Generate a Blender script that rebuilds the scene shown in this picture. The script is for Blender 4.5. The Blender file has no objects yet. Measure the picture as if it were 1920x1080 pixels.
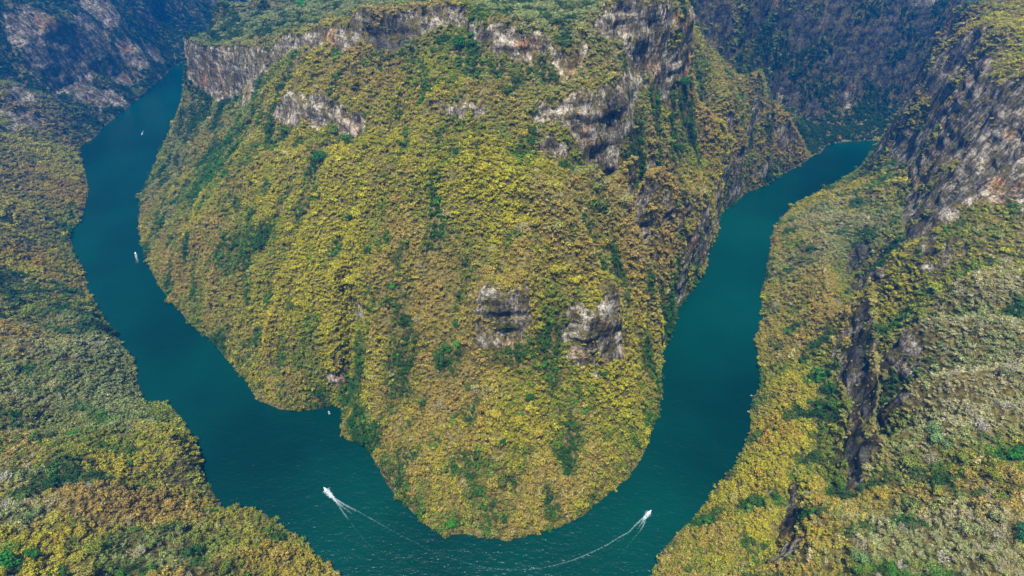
import bpy, math, random
import numpy as np
from mathutils import Vector, Matrix, Euler
R = math.radians
C = bpy.context.scene.collection
rng = np.random.default_rng(7)
random.seed(7)

# ------------------------------------------------------------------ camera, sky, sun, exposure
CAMZ, PITCH, F = 600.0, R(40), 1066.0
cam = bpy.data.cameras.new("camera"); cam.sensor_width = 36; cam.lens = 36*F/1920
cam.clip_start = 1; cam.clip_end = 20000
camo = bpy.data.objects.new("camera", cam); C.objects.link(camo)
camo.location = (0, 0, CAMZ); camo.rotation_euler = (R(90)-PITCH, 0, 0)
bpy.context.scene.camera = camo

SUN = Vector((-0.09, -0.24, 0.96)).normalized()          # towards the sun
w = bpy.data.worlds.new("World"); bpy.context.scene.world = w; w.use_nodes = True
nt = w.node_tree; sky = nt.nodes.new("ShaderNodeTexSky"); sky.sky_type = 'NISHITA'; sky.sun_disc = False
sky.sun_elevation = math.asin(SUN.z); sky.sun_rotation = math.atan2(SUN.x, SUN.y)
nt.links.new(sky.outputs[0], nt.nodes["Background"].inputs[0]); nt.nodes["Background"].inputs[1].default_value = 0.05
sl = bpy.data.lights.new("sun", 'SUN'); sl.energy = 5.0; sl.angle = R(0.5); sl.color = (1, .95, .86)
so = bpy.data.objects.new("sun", sl); C.objects.link(so); so.rotation_euler = SUN.to_track_quat('Z', 'Y').to_euler()
vs = bpy.context.scene.view_settings
vs.view_transform = 'Standard'; vs.look = 'None'; vs.exposure = 1.03; vs.gamma = 1; vs.use_curve_mapping = False
cy = bpy.context.scene.cycles
cy.max_bounces = 5; cy.diffuse_bounces = 2; cy.glossy_bounces = 2; cy.transmission_bounces = 2
cy.transparent_max_bounces = 12; cy.volume_bounces = 0; cy.caustics_reflective = False; cy.caustics_refractive = False

# ------------------------------------------------------------------ survey helpers
SP, CP = math.sin(PITCH), math.cos(PITCH)
def P(u, v, h=0.0):
    d = 540-v; yy = F*CP+SP*d; t = (F*SP-CP*d)/yy
    y = (CAMZ-h)/t
    return ((u-960)/yy*y, y, h)
def project(p):
    x, y, z = p[..., 0], p[..., 1], p[..., 2]-CAMZ
    dep = y*CP-z*SP; up = y*SP+z*CP
    dep = np.maximum(dep, 1)
    return 960+F*x/dep, 540-F*up/dep, dep
def cliff(pts, k=0.12):
    """pts: (u, v_base, v_top, h_base) -> base line, top line standing right above it"""
    b, t = [], []
    for u, vb, vt, hb in pts:
        x, y, h = P(u, vb, hb); r = x/y
        d = 540-vt; yy = F*CP+SP*d; tt = (F*SP-CP*d)/yy
        ht = (CAMZ-tt*y+tt*k*hb)/(1+tt*k); yt = y+k*(ht-hb)
        b.append((x, y, h)); t.append((r*yt, yt, ht))
    return b, t
# noise
def _h(ix, iy, iz, s):
    n = (ix*374761393 + iy*668265263 + iz*2147483647 + s*1274126177).astype(np.uint32)
    n = (n ^ (n >> 13)) * np.uint32(1274126177); n = n ^ (n >> 16)
    return n.astype(np.float32)*np.float32(2/4294967295.)-1
def noise3(x, y, z, s=0):
    x = np.asarray(x, np.float32); y = np.asarray(y, np.float32); z = np.asarray(z, np.float32)
    ix, iy, iz = np.floor(x).astype(np.int64), np.floor(y).astype(np.int64), np.floor(z).astype(np.int64)
    fx, fy, fz = x-ix, y-iy, z-iz
    fx, fy, fz = fx*fx*(3-2*fx), fy*fy*(3-2*fy), fz*fz*(3-2*fz)
    o = 0
    for a in (0, 1):
        wa = fx if a else 1-fx
        for b in (0, 1):
            wb = fy if b else 1-fy
            for c in (0, 1):
                wc = fz if c else 1-fz
                o = o + wa*wb*wc*_h(ix+a, iy+b, iz+c, s)
    return o
def noise2(x, y, s=0):
    x = np.asarray(x, np.float32); y = np.asarray(y, np.float32)
    ix, iy = np.floor(x).astype(np.int64), np.floor(y).astype(np.int64); z = np.zeros_like(ix)
    fx, fy = x-ix, y-iy; fx, fy = fx*fx*(3-2*fx), fy*fy*(3-2*fy)
    return ((_h(ix, iy, z, s)*(1-fx)+_h(ix+1, iy, z, s)*fx)*(1-fy) + (_h(ix, iy+1, z, s)*(1-fx)+_h(ix+1, iy+1, z, s)*fx)*fy)
def fbm2(x, y, sc, oct=4, s=0):
    o = 0; a = 1.0; n = 0
    for i in range(oct):
        o = o+a*noise2(x/sc+i*17.3, y/sc-i*9.1, s+i); n += a; a *= .5; sc *= .5
    return o/n
def fbm3(x, y, z, sc, zs=1.0, oct=3, s=0):
    o = 0; a = 1.0; n = 0
    for i in range(oct):
        o = o+a*noise3(x/sc+i*7.7, y/sc, z/(sc*zs)+i*3.1, s+i); n += a; a *= .5; sc *= .5
    return o/n
def sstep(a, b, x):
    t = np.clip((x-a)/(b-a), 0, 1); return t*t*(3-2*t)

# ------------------------------------------------------------------ shorelines (traced, at the water's level)
PEN = [(368,118),(367,132),(357,142),(350,160),(347,185),(337,205),(330,235),(325,260),(300,285),(290,320),(272,350),(262,380),(260,425),
 (267,465),(280,500),(295,530),(305,545),(325,570),(360,610),(400,640),(430,680),(465,715),(480,748),(500,757),(525,767),(555,771),(590,767),
 (620,760),(641,762),(643,785),(638,802),(648,825),(685,830),(700,860),(725,905),(760,950),(800,985),(835,1010),(857,1000),(900,1007),(950,1014),
 (1000,1002),(1050,988),(1085,972),(1135,930),(1180,895),(1205,855),(1220,810),(1236,780),(1239,740),(1237,690),(1238,657),(1256,640),(1261,605),
 (1272,575),(1298,542),(1320,500),(1326,470),(1344,440),(1343,415),(1347,402),(1370,385),(1400,360),(1440,345),(1475,320),(1500,310),(1525,291),
 (1538,288),(1550,272),(1580,266),(1620,264),(1665,262)]
LEFT = [(367,103),(350,112),(320,130),(305,145),(280,165),(255,190),(235,205),(210,225),(192,240),(175,260),(150,275),(150,295),(162,330),
 (166,360),(157,395),(150,417),(132,430),(133,450),(140,480),(155,500),(162,530),(163,545),(195,595),(220,635),(255,685),(255,715),(265,740),
 (275,760),(300,755),(325,765),(350,800),(372,840),(375,870),(395,920),(425,960),(450,952),(475,952),(500,965),(525,985),(565,1010),(600,1050),
 (640,1078),(690,1110),(780,1150),(900,1175),(1050,1170),(1150,1140)]
RIGHT = [(1215,1095),(1228,1062),(1240,1035),(1262,1008),(1300,970),(1330,930),(1365,890),(1390,850),(1408,805),(1407,780),(1412,745),(1428,728),
 (1423,680),(1417,635),(1430,595),(1427,545),(1432,530),(1440,495),(1445,460),(1450,430),(1465,410),(1495,378),(1542,356),(1583,335),(1635,311),(1672,289)]
pen = [P(*p)[:2] for p in PEN]; lef = [P(*p)[:2] for p in LEFT]; rig = [P(*p)[:2] for p in RIGHT]
pen_full = [(-500,3500),(-700,2300),(-850,1930)]+pen+[(1000,1335),(1300,1350),(2600,1365)]
out_full = [(-620,3500),(-830,2450),(-960,2100)]+lef+rig+[(1000,1240),(1300,1250),(2600,1255)]
river = pen_full+out_full[::-1]
pen_poly = pen_full+[(2600,3500)]

# ------------------------------------------------------------------ height field
CS = 4.0; NX, NY = 1216, 960; X0, Y0 = -2432.0, -440.0
gx = X0+CS*(np.arange(NX)+.5); gy = Y0+CS*(np.arange(NY)+.5)
GX, GY = np.meshgrid(gx, gy)
def inpoly(px, py, poly):
    r = np.zeros(px.shape, bool); n = len(poly)
    for i in range(n):
        x1, y1 = poly[i]; x2, y2 = poly[(i+1) % n]
        if y1 == y2: continue
        m = (py > min(y1, y2)) & (py <= max(y1, y2))
        if not m.any(): continue
        xi = x1+(py[m]-y1)/(y2-y1)*(x2-x1)
        r[m] ^= px[m] < xi
    return r
wet = inpoly(GX, GY, river)
on_pen = inpoly(GX, GY, pen_poly)
acc = np.zeros((NY, NX)); cnt = np.zeros((NY, NX))
def put(line, wt=1.0, closed=False):
    for a, b in zip(line[:-1], line[1:]) if len(line) > 1 else [(line[0], line[0])]:
        L = math.dist(a[:2], b[:2]); n = max(1, int(L/3.0))
        for k in range(n+1):
            f = k/n; x = a[0]+(b[0]-a[0])*f; y = a[1]+(b[1]-a[1])*f; h = a[2]+(b[2]-a[2])*f
            i = int((x-X0)/CS); j = int((y-Y0)/CS)
            if 0 <= i < NX and 0 <= j < NY: acc[j, i] += h*wt; cnt[j, i] += wt
put([(x, y, -1) for x, y in pen_full]); put([(x, y, -1) for x, y in out_full])
def L(*pts): put([P(*p) for p in pts])
def W(*pts): put([tuple(p) for p in pts])
ROCKLINES = []; RM = np.zeros((NY, NX))
def paint(b, t, n=10):
    for (b0, b1), (t0, t1) in zip(zip(b[:-1], b[1:]), zip(t[:-1], t[1:])):
        for f in np.linspace(0, 1, max(2, int(math.dist(b0, b1)/2))):
            for g in np.linspace(-.1, 1.05, 8):
                x = (b0[0]+(b1[0]-b0[0])*f)*(1-g)+(t0[0]+(t1[0]-t0[0])*f)*g; y = (b0[1]+(b1[1]-b0[1])*f)*(1-g)+(t0[1]+(t1[1]-t0[1])*f)*g
                i = int((x-X0)/CS); j = int((y-Y0)/CS)
                if 0 <= i < NX and 0 <= j < NY: RM[j, i] = 1
def CL(pts, k=0.12):
    b, t = cliff(pts, k); put(b); put(t); paint(b, t)
# --- headland, front
L((950,960,22)); L((950,900,50),(950,800,95),(950,720,130),(940,650,160))
L((800,850,60),(870,900,50),(1050,900,45),(1120,850,45)); L((1150,800,42),(1100,800,66),(980,800,92),(860,800,92),(780,790,70))
L((750,700,95),(850,700,125),(1000,700,128),(1100,700,112),(1180,700,62))
CL([(900,628,535,166),(940,624,528,168),(985,618,540,170)]); CL([(1060,638,602,152),(1110,655,592,146),(1168,640,572,138)])
L((700,600,142),(800,600,166),(860,590,175)); L((1000,560,205),(1080,535,215),(1140,540,195))
L((560,700,52),(500,690,30)); L((646,752,8),(650,700,45),(656,640,88),(664,560,135)); L((632,740,28),(628,660,88),(628,580,132))
L((690,740,48),(700,690,85)); L((700,800,30),(740,780,58))
L((500,600,102),(600,600,122)); L((400,600,32))
L((300,500,22),(400,500,100),(500,500,145),(600,500,180),(700,500,200),(800,500,212),(900,500,222))
L((300,400,42),(400,400,140),(500,400,185),(600,400,218),(700,400,240),(800,400,256),(900,400,266),(1000,400,264))
L((350,300,95),(450,300,200),(600,300,268),(700,300,290),(800,300,305),(900,300,312))
L((350,200,72),(380,182,128)); L((400,235,165),(430,270,172))
# crests and furrows on the right flank
L((930,240,334),(1000,330,310),(1082,400,282),(1132,480,246),(1166,560,204),(1184,635,130)); L((1060,400,262),(1110,490,222),(1140,570,182))
L((1090,350,252),(1126,430,164),(1157,520,104),(1187,610,48),(1208,650,24))
L((1110,310,306),(1165,370,262),(1205,430,222),(1230,500,178),(1240,560,120),(1253,630,40))
L((1160,335,246),(1215,385,186),(1245,430,140),(1275,500,56)); L((1180,280,310),(1300,330,226),(1334,375,142),(1342,420,30))
L((1260,255,245),(1300,270,225),(1305,310,170)); L((1285,150,292),(1286,240,180),(1312,330,78),(1336,368,22))
L((1330,180,275),(1345,220,240),(1400,255,150),(1450,300,50)); L((1340,290,140),(1380,320,90)); L((1350,350,55))
L((1375,165,235),(1410,230,138),(1450,288,28)); L((1420,120,248),(1480,200,150),(1530,270,40)); L((1440,200,165))
# second tier of cliffs
CL([(495,212,186,252),(560,222,186,268),(620,238,196,272),(665,250,204,280),(705,240,212,296)])
CL([(800,218,178,328),(860,214,172,336),(900,202,176,345)])
CL([(1000,216,188,340),(1050,218,180,334),(1105,246,178,316),(1150,233,172,314),(1178,214,150,310),(1192,180,125,318),(1207,146,108,338)])
CL([(1010,300,262,296),(1060,302,262,292)])
L((560,150,312),(640,150,330)); L((760,200,318),(745,270,302)); L((760,130,356),(900,140,370),(1000,160,364)); L((1060,150,368),(1120,120,378))
L((1240,180,300),(1225,240,285)); L((500,260,225),(600,265,262))
# upper cliff under the plateau rim
CL([(372,160,66,190),(385,166,78,194),(403,171,84,200),(445,173,80,218),(470,142,72,262),(493,113,66,302),(559,100,52,322),(585,86,42,344),(646,81,30,364),
    (700,85,18,368),(750,76,12,376),(810,52,2,392),(835,47,2,396),(870,56,10,396),(900,76,20,394),(940,95,28,386),(995,107,48,380),
    (1030,114,64,380),(1065,119,82,384),(1095,84,52,396),(1125,52,6,408),(1150,50,-6,404),(1190,92,-6,378),(1240,106,-8,358),(1268,112,-10,344),(1284,133,-14,316)])
L((410,30,295),(455,0,302)); L((480,30,322),(560,15,352)); L((1000,20,404),(1060,30,402)); W((-640,1300,175),(-650,1450,190)); W((-750,1560,70),(-720,1900,80))
W((255,900,400),(262,1150,400),(300,1500,420)); W((-560,1500,300),(-300,2000,380),(-200,3300,420)); W((0,1000,402),(0,1500,410),(100,3300,440))
# far wall to the right
CL([(1315,128,-80,192),(1380,130,-80,176),(1440,160,-80,110),(1480,186,-80,72),(1550,196,-80,66),(1620,190,-80,66),(1680,200,-80,48),(1740,196,-80,50),(1850,190,-80,60)], .22)
L((1600,232,22)); W((400,1500,450),(1000,1750,470),(2400,1750,480))
# --- left bank
L((0,540,92)); L((60,540,62)); L((0,430,96)); L((0,300,92)); L((70,300,58)); L((0,150,140)); L((0,220,110),(60,190,95)); L((0,0,250)); 
L((0,590,118),(60,640,96),(110,720,84)); L((0,520,84),(50,590,70),(100,640,66)); L((60,580,72),(200,600,28)); L((200,720,36),(180,650,42))
L((0,700,112)); L((0,800,125)); L((100,800,86),(200,800,58)); L((60,830,112),(150,868,98),(220,900,82),(270,930,66))
L((60,845,132),(110,862,130),(200,912,112),(280,952,92),(350,990,66)); L((300,800,46),(335,850,48)); L((430,1000,52),(475,1000,40)); L((560,1062,38))
L((0,950,160),(100,1000,140)); L((0,1080,190),(150,1080,150),(300,1060,110),(450,1075,72))
for off, hh in ((62,72),(102,205),(185,325),(420,430)):
    W(*[(-1018-off*(1+.18*math.sin(y*.011+off)), y, hh*(1+.12*math.sin(y*.017))) for y in range(1330, 1960, 30)])
    W((-960-off,2100,hh),(-830-off,2450,hh),(-620-off,3400,hh))
W((-1300,1100,330),(-1150,800,300),(-900,520,290),(-700,250,280),(-480,60,290),(-200,-200,380)); W((-1900,1600,450),(-1700,600,420),(-1200,0,420))
# --- right bank
L((1548,430,82),(1552,500,84),(1556,600,86),(1562,750,80),(1558,880,74),(1550,960,70)); L((1525,520,66),(1530,620,68),(1535,750,68),(1525,870,62))
L((1588,450,54),(1588,520,40),(1590,600,30),(1594,750,26),(1586,860,30),(1574,930,36))
L((1648,520,170),(1656,620,172),(1660,750,160),(1646,850,142),(1624,930,116))
L((1500,600,40),(1500,700,50),(1500,800,60),(1470,850,58),(1450,950,60),(1420,1060,62)); L((1480,880,52),(1468,950,54),(1445,1060,56)); L((1532,890,98),(1524,1000,122),(1505,1070,132))
L((1700,600,176),(1800,600,196),(1900,600,222)); L((1700,800,172),(1800,800,188),(1900,800,212)); L((1700,700,176),(1800,700,193),(1900,700,215))
L((1740,900,170),(1640,960,140)); L((1900,1050,238),(1800,1050,210),(1700,1050,182),(1600,1060,155)); L((1400,950,38)); L((1900,930,228),(1780,950,196))
L((1700,460,168),(1650,480,150)); L((1900,500,232),(1800,520,200)); L((1650,325,72)); L((1600,400,90),(1650,380,108)); L((1520,400,34),(1500,450,38)); L((1640,340,66),(1600,345,26))
L((1686,300,118),(1690,330,130),(1700,360,138),(1720,400,162),(1780,440,212),(1840,430,230),(1880,392,245),(1925,376,256))
W((610,560,262),(660,480,270))
W((690,950,85),(700,1020,42),(725,1075,14),(770,1112,9)); W((722,1010,290),(716,980,292),(706,906,312),(655,762,346),(628,672,360),(632,600,376),(665,530,385),(740,480,390))
paint([P(1686,300,118),P(1700,360,138),P(1780,440,212),P(1925,376,256)],[(715,980,290),(706,906,312),(655,762,346),(632,600,376)])
L((1766,0,328),(1850,0,360),(1920,0,380)); L((1800,50,332),(1900,50,370)); W((1000,900,420),(1500,700,450),(2300,900,450)); W((860,1120,300),(1000,1150,330),(2300,1150,350))
W((560,300,290),(480,120,290),(300,-50,330),(100,-250,380)); W((1000,350,400),(1500,-100,420)); W((0,110,110),(0,20,260),(0,-200,380)); W((-150,150,90),(150,140,100))
fixed = (cnt > 0) | wet
val = np.where(wet & (cnt == 0), -6.0, acc/np.maximum(cnt, 1e-9))
val[wet] = np.minimum(val[wet], -1)
levels = [(val, fixed)]
while levels[-1][0].shape[1] > 40:
    v_, f_ = levels[-1]; a, b = v_.shape
    if a % 2 or b % 2: break
    fw = f_.astype(float); s = (v_*fw).reshape(a//2, 2, b//2, 2).sum((1, 3)); c = fw.reshape(a//2, 2, b//2, 2).sum((1, 3))
    levels.append((s/np.maximum(c, 1), c > 0))
H = np.full(levels[-1][0].shape, 200.0)
for v_, f_ in levels[::-1]:
    if H.shape != v_.shape: H = np.kron(H, np.ones((2, 2)))
    H[f_] = v_[f_]; free = ~f_
    for it in range(140):
        Q = np.pad(H, 1, mode='edge')
        A = (Q[:-2, 1:-1]+Q[2:, 1:-1]+Q[1:-1, :-2]+Q[1:-1, 2:])*.25
        H = np.where(free, A, H)
def blur(A, n=1):
    for _ in range(n):
        Q = np.pad(A, 1, mode='edge'); A = (Q[:-2, 1:-1]+2*Q[1:-1, 1:-1]+Q[2:, 1:-1])/4
        Q = np.pad(A, 1, mode='edge'); A = (Q[1:-1, :-2]+2*Q[1:-1, 1:-1]+Q[1:-1, 2:])/4
    return A
H = blur(H, 1)
SM = blur(H, 14); gyy, gxx = np.gradient(SM, CS); SLOPE = np.hypot(gxx, gyy)
amp = sstep(4, 60, H)*(1-.65*sstep(.25, .05, SLOPE))
wx = GX+25*fbm2(GX, GY, 90, 2, 31); wy = GY+25*fbm2(GX, GY, 90, 2, 47)
rid = 1-2*np.abs(fbm2(wx, wy, 130, 2, 3))
rid2 = 1-2*np.abs(fbm2(wx, wy, 52, 2, 13))
bigw = 1+2.4*((GX < -900) & (GY > 1150))+3.0*((GY > 1180) & on_pen)
th = np.arctan2(GX+60, 820-GY); rr_ = np.hypot(GX+60, 820-GY); dwn = fbm2(th*7.5+.25*fbm2(GX, GY, 120, 2, 7), rr_/420, 1.0, 3, 401)
front = on_pen*(GY < 1150)*sstep(60, 200, rr_)*sstep(0, 60, H)
H = H+front*amp*15*(1-2*np.abs(dwn)-.7)
sl_ = .68*GX-.73*GY; sr_ = .5*GX+.86*GY; pl_ = .73*GX+.68*GY; pr_ = .86*GX-.5*GY; wv_ = 30*fbm2(GX, GY, 110, 2, 71)
spur = np.where(GX < 0, fbm2((sl_+wv_)/75, pl_/300, 1.0, 2, 501), fbm2((sr_+wv_)/62, pr_/300, 1.0, 2, 511))
H = H+(~on_pen)*(GY < 1300)*amp*13*(.45-2*np.abs(spur))*sstep(10, 80, H)
H = H+amp*((13-6*on_pen*(GY < 1150))*bigw*(rid-.55)+(6.5-2.0*on_pen)*(rid2-.5)+2.6*fbm2(GX, GY, 22, 3, 5))
H = np.where(wet, np.minimum(H, -2), np.maximum(H, 2.6+1.2*fbm2(GX, GY, 14, 2, 15)))
CURV = blur(H, 3)-blur(H, 40)
RMB = np.clip(blur(RM, 5)*2.2, 0, 1)
def hat(x, y, G=None):
    fx = np.clip((np.asarray(x)-X0)/CS-.5, 0, NX-1.001); fy = np.clip((np.asarray(y)-Y0)/CS-.5, 0, NY-1.001)
    i = fx.astype(int); j = fy.astype(int); a = fx-i; b = fy-j
    G = H if G is None else G
    return (G[j, i]*(1-a)+G[j, i+1]*a)*(1-b)+(G[j+1, i]*(1-a)+G[j+1, i+1]*a)*b
def ground(u, v):
    """first terrain point met by the sight line through (u, v)"""
    d = 540-v; D = np.array([(u-960), F*CP+SP*d, -(F*SP-CP*d)]); D /= np.linalg.norm(D)
    t = np.arange(120, 4200, 1.5); X = D[0]*t; Y = D[1]*t; Z = CAMZ+D[2]*t
    m = Z < np.maximum(hat(X, Y), 0)
    k = int(np.argmax(m)) if m.any() else len(t)-1
    return np.array([X[k], Y[k], Z[k]])

# ------------------------------------------------------------------ terrain sheet: every azimuth profile resampled by seen length
NC, NRF, NR = 1400, 1700, 1060
az = np.linspace(R(-72), R(72), NC); rr = np.geomspace(60, 13000, NRF)
AX, RR = np.meshgrid(az, rr, indexing='ij')
PX, PY = RR*np.sin(AX), RR*np.cos(AX); PZ = hat(PX, PY); PZ = np.where(RR > 3950, np.maximum(PZ, 380), PZ)
dist = np.sqrt(PX**2+PY**2+(PZ-CAMZ)**2)
ds = np.sqrt(np.diff(RR, axis=1)**2+np.diff(PZ, axis=1)**2)/(.5*(dist[:, 1:]+dist[:, :-1]))
cum = np.concatenate([np.zeros((NC, 1)), np.cumsum(ds, 1)], 1)
for _ in range(12): cum = (np.pad(cum, ((1, 1), (0, 0)), mode='edge')[:-2]+2*cum+np.pad(cum, ((1, 1), (0, 0)), mode='edge')[2:])/4
VR = np.empty((NC, NR)); VZ = np.empty((NC, NR))
for j in range(NC):
    q = np.linspace(0, cum[j, -1], NR); VR[j] = np.interp(q, cum[j], rr); VZ[j] = np.interp(VR[j], rr, PZ[j])
VX = VR*np.sin(az)[:, None]; VY = VR*np.cos(az)[:, None]
def normals(X, Y, Z):
    a = np.stack([np.gradient(q, axis=0) for q in (X, Y, Z)], -1); b = np.stack([np.gradient(q, axis=1) for q in (X, Y, Z)], -1)
    n = np.cross(b, a); n /= np.linalg.norm(n, axis=-1, keepdims=True)+1e-9; n *= np.sign(n[..., 2:3]+1e-9)
    return n
N0 = normals(VX, VY, VZ)
Ns = N0.copy()
for _ in range(3):
    for ax in (0, 1):
        Ns = (np.roll(Ns, 1, ax)+2*Ns+np.roll(Ns, -1, ax))/4
Ns /= np.linalg.norm(Ns, axis=-1, keepdims=True)
steep = 1-Ns[..., 2]
brk = fbm3(VX, VY, VZ, 38, 1.2, 3, 61)
pm = hat(VX, VY, RMB); wall = ((VX < -960) & (VY > 1150)).astype(float); fwall = ((VY > 1150) & (VX > 300)).astype(float); rbank = ((VX > 150) & (VY < 1000) & ~inpoly(VX, VY, pen_poly)).astype(float)
vp = fbm3(VX, VY, VZ, 42, 1.0, 3, 301)+.5*fbm3(VX, VY, VZ, 13, .8, 2, 311)
ROCK = np.maximum(sstep(.40, .55, steep+.2*brk)*sstep(.2, .5, pm), sstep(.78, .88, steep+.3*brk+.16*wall+.1*fwall))*sstep(2, 10, VZ)
ROCK = ROCK*(1-sstep(-.02, .16, vp-.16+.26*fwall+.10*wall+.13*rbank-.16*pm*(1-rbank)*(1-fwall)*(VY > 560)))
for (su, sv, sr) in ((80,60,70),(110,110,75),(130,165,60),(150,110,50),(175,60,60),(210,190,40),(225,150,50),(245,100,50),(200,212,26),(30,170,40),(18,225,34),(62,222,30),(190,20,60),(290,100,30),(470,155,40),
                     (1620,90,90),(1500,60,60),(1660,60,60),(1560,30,60),(1700,120,50),(1350,60,60),(1420,40,60),(1770,150,50),(1850,250,70),(1800,250,60),(1740,250,40),(1880,330,50),(1800,350,50),(1900,200,50),(1612,480,24),(1615,540,26),(1618,600,28),(1620,660,28),(1620,720,28),(1620,780,26),(1612,840,24),(1600,900,18),(1480,930,18),(1480,980,20),(1485,1030,20)):
    c = ground(su, sv); g_ = np.exp(-((VX-c[0])**2+(VY-c[1])**2+(VZ-c[2])**2)/sr**2)
    ROCK = np.maximum(ROCK, sstep(.3, .6, g_*1.2-.7*np.minimum(1, g_*2)*(vp+.06+.30*(su > 1290)*(su < 1730)*(sv < 200)-.25*(sv > 450)))*sstep(.22, .38, steep)*.95)
shore = sstep(6.0, 3.2, VZ+2.5*brk)*sstep(.5, 2.0, VZ); ROCK = np.maximum(ROCK, shore*.62*sstep(-.25, .25, fbm3(VX, VY, VZ, 30, 1, 2, 99)))
# crags: push rock out and in along its normal, with vertical flutes and ledges
flute = fbm3(VX, VY, VZ, 16, 3.2, 3, 71); ledge = noise3(VX/60, VY/60, VZ/7.0, 77); lump = fbm3(VX, VY, VZ, 30, 1.0, 3, 81)
disp = ROCK*(5.5*flute+2.2*ledge+3.5*lump+4*rbank*fbm3(VX, VY, VZ, 26, 1.6, 2, 91))+(1-ROCK)*.9*lump*sstep(3, 12, VZ)
SHADE_STAIN = np.zeros_like(VX)  # shade painted dark on gully walls and cliff foot, plus dark stained outcrops
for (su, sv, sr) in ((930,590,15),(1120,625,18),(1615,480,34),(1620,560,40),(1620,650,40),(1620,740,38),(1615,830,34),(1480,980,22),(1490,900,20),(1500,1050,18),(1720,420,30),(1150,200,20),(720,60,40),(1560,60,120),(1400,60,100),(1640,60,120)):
    c = ground(su, sv); SHADE_STAIN = np.maximum(SHADE_STAIN, np.exp(-((VX-c[0])**2+(VY-c[1])**2+(VZ-c[2])**2)/sr**2))
farw = np.maximum(((VY > 1150) & (VX > 340)), sstep(1650, 1850, VY)*(VX < -700)); SHADE_STAIN = np.maximum(SHADE_STAIN, farw*(1-.9*sstep(.12, .3, fbm3(VX, VY, VZ, 50, 1.5, 2, 121))))  # shade of the far walls put into their rock colour
SHADE_STAIN = np.maximum(SHADE_STAIN, sstep(9, 4, VZ)*.8)
VX = VX+Ns[..., 0]*disp; VY = VY+Ns[..., 1]*disp; VZ = VZ+Ns[..., 2]*disp*.4
STAIN = np.zeros_like(VX)
for (su, sv, sr) in ((1284,60,26),(1284,118,20),(1276,20,24),(404,135,22),(420,168,16),(385,110,16),(95,50,45),(1090,60,14),(1080,118,14),(620,72,18),(105,225,30),(1700,170,60),(1740,330,40)):
    c = ground(su, sv); STAIN = np.maximum(STAIN, np.exp(-((VX-c[0])**2+(VY-c[1])**2+(VZ-c[2])**2)/sr**2))
N1 = normals(VX, VY, VZ)

# ------------------------------------------------------------------ materials
def mat(name):
    m = bpy.data.materials.new(name); m.use_nodes = True
    return m, m.node_tree, m.node_tree.nodes["Principled BSDF"]
def node(nt, t, **kw):
    n = nt.nodes.new(t)
    for k, v in kw.items(): setattr(n, k, v)
    return n
def ramp(nt, src, stops):
    r = node(nt, "ShaderNodeValToRGB"); e = r.color_ramp.elements
    while len(e) < len(stops): e.new(.5)
    for el, (p, c) in zip(e, stops): el.position = p; el.color = (*c, 1)
    nt.links.new(src, r.inputs[0]); return r
def tex(nt, vec, scale, detail=4, rough=.55, sc=None):
    n = node(nt, "ShaderNodeTexNoise"); n.inputs["Scale"].default_value = scale; n.inputs["Detail"].default_value = detail; n.inputs["Roughness"].default_value = rough
    if sc:
        mp = node(nt, "ShaderNodeMapping"); mp.inputs["Scale"].default_value = sc; nt.links.new(vec, mp.inputs[0]); vec = mp.outputs[0]
    nt.links.new(vec, n.inputs["Vector"]); return n
def mixc(nt, f, a, b):
    m = node(nt, "ShaderNodeMix", data_type='RGBA')
    for i, s in ((0, f), (6, a), (7, b)):
        if hasattr(s, 'links'): nt.links.new(s, m.inputs[i])
        else: m.inputs[i].default_value = s if i == 0 else (*s, 1)
    return m.outputs[2]

mt, nt, bs = mat("canyon_ground")
geo = node(nt, "ShaderNodeNewGeometry"); pos = geo.outputs["Position"]
att = node(nt, "ShaderNodeAttribute", attribute_name="rock"); tint = node(nt, "ShaderNodeAttribute", attribute_name="soil")
st = tex(nt, pos, 1, 6, .62, (.24, .24, .10)); st2 = tex(nt, pos, 1, 5, .65, (.85, .85, .28)); pt = tex(nt, pos, .018, 4, .6); bed = tex(nt, pos, 1, 5, .6, (.03, .03, .30)); blk = tex(nt, pos, .06, 5, .6)
def madd(a, k, b):
    n = node(nt, "ShaderNodeMath", operation='MULTIPLY_ADD'); nt.links.new(a, n.inputs[0]); n.inputs[1].default_value = k
    if isinstance(b, float): n.inputs[2].default_value = b
    else: nt.links.new(b, n.inputs[2])
    return n.outputs[0]
mixn = madd(st.outputs[0], .45, madd(bed.outputs[0], .25, madd(blk.outputs[0], .5, -.1)))
rockc = ramp(nt, mixn, [(.40, (.050, .044, .030)), (.47, (.16, .135, .09)), (.52, (.36, .305, .22)), (.60, (.68, .60, .47))])
dark0 = ramp(nt, st2.outputs[0], [(.38, (.18, .17, .15)), (.50, (1, 1, 1))])
vo = node(nt, "ShaderNodeTexVoronoi", feature='DISTANCE_TO_EDGE'); vm = node(nt, "ShaderNodeMapping"); vm.inputs["Scale"].default_value = (.09, .09, .14)
wob = node(nt, "ShaderNodeMix", data_type='VECTOR'); wob.inputs[0].default_value = .04; nt.links.new(pos, wob.inputs[4]); wv = node(nt, "ShaderNodeVectorMath", operation='SCALE'); wv.inputs["Scale"].default_value = 160; nt.links.new(blk.outputs["Color"], wv.inputs[0]); nt.links.new(wv.outputs[0], wob.inputs[5])
nt.links.new(wob.outputs[1], vm.inputs[0]); nt.links.new(vm.outputs[0], vo.inputs["Vector"]); vo.inputs["Scale"].default_value = 1
crk = ramp(nt, vo.outputs["Distance"], [(.0, (.35, .33, .29)), (.05, (1, 1, 1))])
dark = node(nt, "ShaderNodeMix", data_type='RGBA', blend_type='MULTIPLY'); dark.inputs[0].default_value = 1; nt.links.new(dark0.outputs[0], dark.inputs[6]); nt.links.new(crk.outputs[0], dark.inputs[7])
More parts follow.
